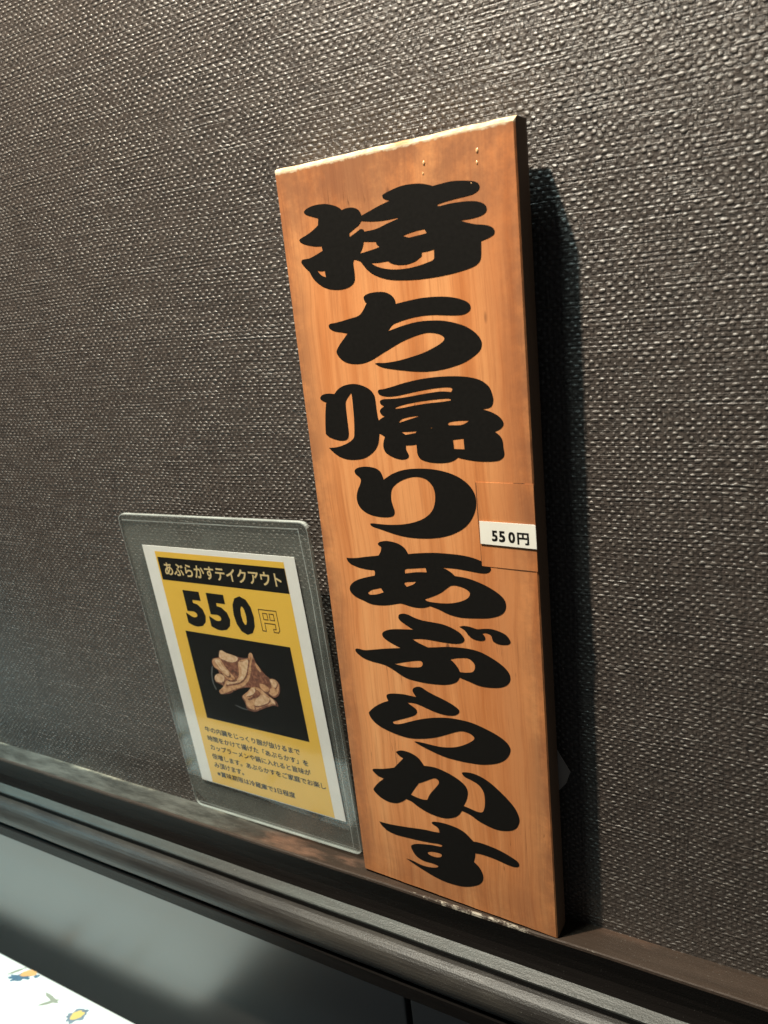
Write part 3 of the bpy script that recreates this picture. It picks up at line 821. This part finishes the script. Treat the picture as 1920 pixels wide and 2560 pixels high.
for i, (mat, pts) in enumerate(FOODSHAPES):
    cx, cz = sum(a for a, _ in pts) / len(pts), sum(c for _, c in pts) / len(pts)
    if mat in ('tan', 'light') and i > 2:
        rimp = [((cx + (a - cx) * 1.10 + 4) / 1e4, (cz + (c - cz) * 1.10 - 6) / 1e4, 0) for a, c in pts]
        link('food_shadow', filled('food_shadow', [smooth_loop(rimp)], -0.000315 - 0.00002 * i), FOOD['brown'], ph)
    link('food_piece', filled('food_piece', [smooth_loop([(a / 1e4, c / 1e4, 0) for a, c in pts])], -0.000325 - 0.00002 * i), FOOD[mat], ph)
LINES = [('牛の内臓をじっくり脂が抜けるまで', 0.0170, 0.1038, 0.0457), ('時間をかけて揚げた「あぶらかす」を', 0.0174, 0.1092, 0.0381),
         ('カップラーメンや鍋に入れると旨味が', 0.0180, 0.1096, 0.0307), ('倍増します。あぶらかすをご家庭でお楽し', 0.0176, 0.1203, 0.0228),
         ('み頂けます。', 0.0176, 0.0462, 0.0152), ('※賞味期限は冷蔵庫で3日程度', 0.0184, 0.0912, 0.0078)]
for s, x0, x1, z0 in LINES:
    link('text_line', text_mesh('text_line', s, (x0, x1, z0 - 0.0002, z0 + 0.0046), -0.00030, 0.035), M['ink'], card)

# ------------------------------------------------------------------ tablecloth corner below
CLOTH_Z = -0.2276
tc = empty('tablecloth', Matrix.Translation((0, 0, CLOTH_Z)))
tag(tc, 'white floral tablecloth over a table edge below the rail, lower left', 'tablecloth')
TX0, TX1, TY0, TY1 = -1.1, -0.205, -0.30, -0.0295
def cloth_mesh():
    bm = bmesh.new()
    prof = []
    R_ = 0.004
    for k in range(7):
        a = math.radians(15 * k)
        prof.append((R_ - R_ * math.sin(a), R_ * math.cos(a) - R_))   # inset from edge, z
    levels = [(q[0], q[1]) for q in prof] + [(-0.0004, -0.03), (0.0008, -0.06), (-0.0004, -0.09)]
    rings = []
    def outline(inset):
        x0, x1, y0, y1 = TX0 + inset, TX1 - inset, TY0 + inset, TY1 - inset
        c = max(0.004, 0.02 - inset)
        pts = []
        for cx, cy, a0 in ((x1 - c, y1 - c, 0), (x0 + c, y1 - c, 90), (x0 + c, y0 + c, 180), (x1 - c, y0 + c, 270)):
            for k in range(7):
                a = math.radians(a0 + 15 * k)
                pts.append((cx + c * math.cos(a), cy + c * math.sin(a)))
        return pts
    for ins, z in levels:
        rings.append([bm.verts.new((x, y, z)) for x, y in outline(ins)])
    for a, b in zip(rings, rings[1:]):
        n = len(a)
        for i in range(n):
            f = bm.faces.new((a[i], b[i], b[(i + 1) % n], a[(i + 1) % n])); f.smooth = True
    bm.faces.new(rings[0])
    bmesh.ops.recalc_face_normals(bm, faces=bm.faces[:])
    return mesh_of(bm, 'cloth')
link('cloth', cloth_mesh(), M['cloth'], tc)
def blob(name, cx, cy, rx, ry, rot, ragged, z, mat, n=26, seed=0):
    r = random.Random(seed)
    bm = bmesh.new()
    vs = []
    for k in range(n):
        a = 2 * math.pi * k / n
        q = 1 + r.uniform(-ragged, ragged)
        x, y = rx * q * math.cos(a), ry * q * math.sin(a)
        vs.append(bm.verts.new((cx + x * math.cos(rot) - y * math.sin(rot), cy + x * math.sin(rot) + y * math.cos(rot), z)))
    bm.faces.new(vs)
    return link(name, mesh_of(bm, name), mat, tc)
# printed flowers near the edge of the cloth
blob('flower', -0.3056, -0.0472, 0.0094, 0.0066, 0.75, 0.20, 0.00012, M['petal'], seed=1)
blob('flower_centre', -0.3056, -0.0469, 0.0058, 0.0042, 0.75, 0.14, 0.00020, M['core'], seed=2)
blob('flower', -0.3915, -0.0410, 0.0120, 0.0040, 0.5, 0.40, 0.00012, M['blue'], seed=3)
blob('flower_centre', -0.3880, -0.0352, 0.0086, 0.0034, 0.45, 0.18, 0.00020, M['orange'], seed=4)
blob('flower', -0.3780, -0.0345, 0.0028, 0.0018, 0.4, 0.3, 0.00012, M['blue'], seed=5)
blob('leaf', -0.4020, -0.0385, 0.0080, 0.0014, 0.9, 0.2, 0.00012, M['leaf'], seed=6)
blob('leaf', -0.3430, -0.0445, 0.0110, 0.0018, -0.15, 0.15, 0.00012, M['leaf'], seed=7)
blob('leaf', -0.3415, -0.0490, 0.0095, 0.0016, 0.75, 0.15, 0.00018, M['leaf'], seed=8)
blob('leaf', -0.3720, -0.0700, 0.0120, 0.0020, 0.3, 0.15, 0.00012, M['pale'], seed=9)
for k, (fx, fy, fr) in enumerate(((-0.365, -0.050, 0.012), (-0.325, -0.042, 0.010), (-0.335, -0.066, 0.012), (-0.41, -0.055, 0.012))):
    blob('pale_petal', fx, fy, fr, fr * 0.30, 0.4 + 0.5 * k, 0.2, 0.00008, M['pale'], seed=60 + k)
rf = random.Random(11)
for k in range(40):
    fx, fy = rf.uniform(-1.05, -0.24), rf.uniform(-0.27, -0.095)
    blob('flower', fx, fy, 0.010, 0.009, rf.uniform(0, 3), 0.2, 0.00012, M['petal' if k % 2 else 'blue'], seed=20 + k)
    blob('flower_centre', fx, fy, 0.006, 0.0055, 0, 0.12, 0.00020, M['core' if k % 3 else 'orange'], seed=90 + k)


bpy.context.view_layer.update()
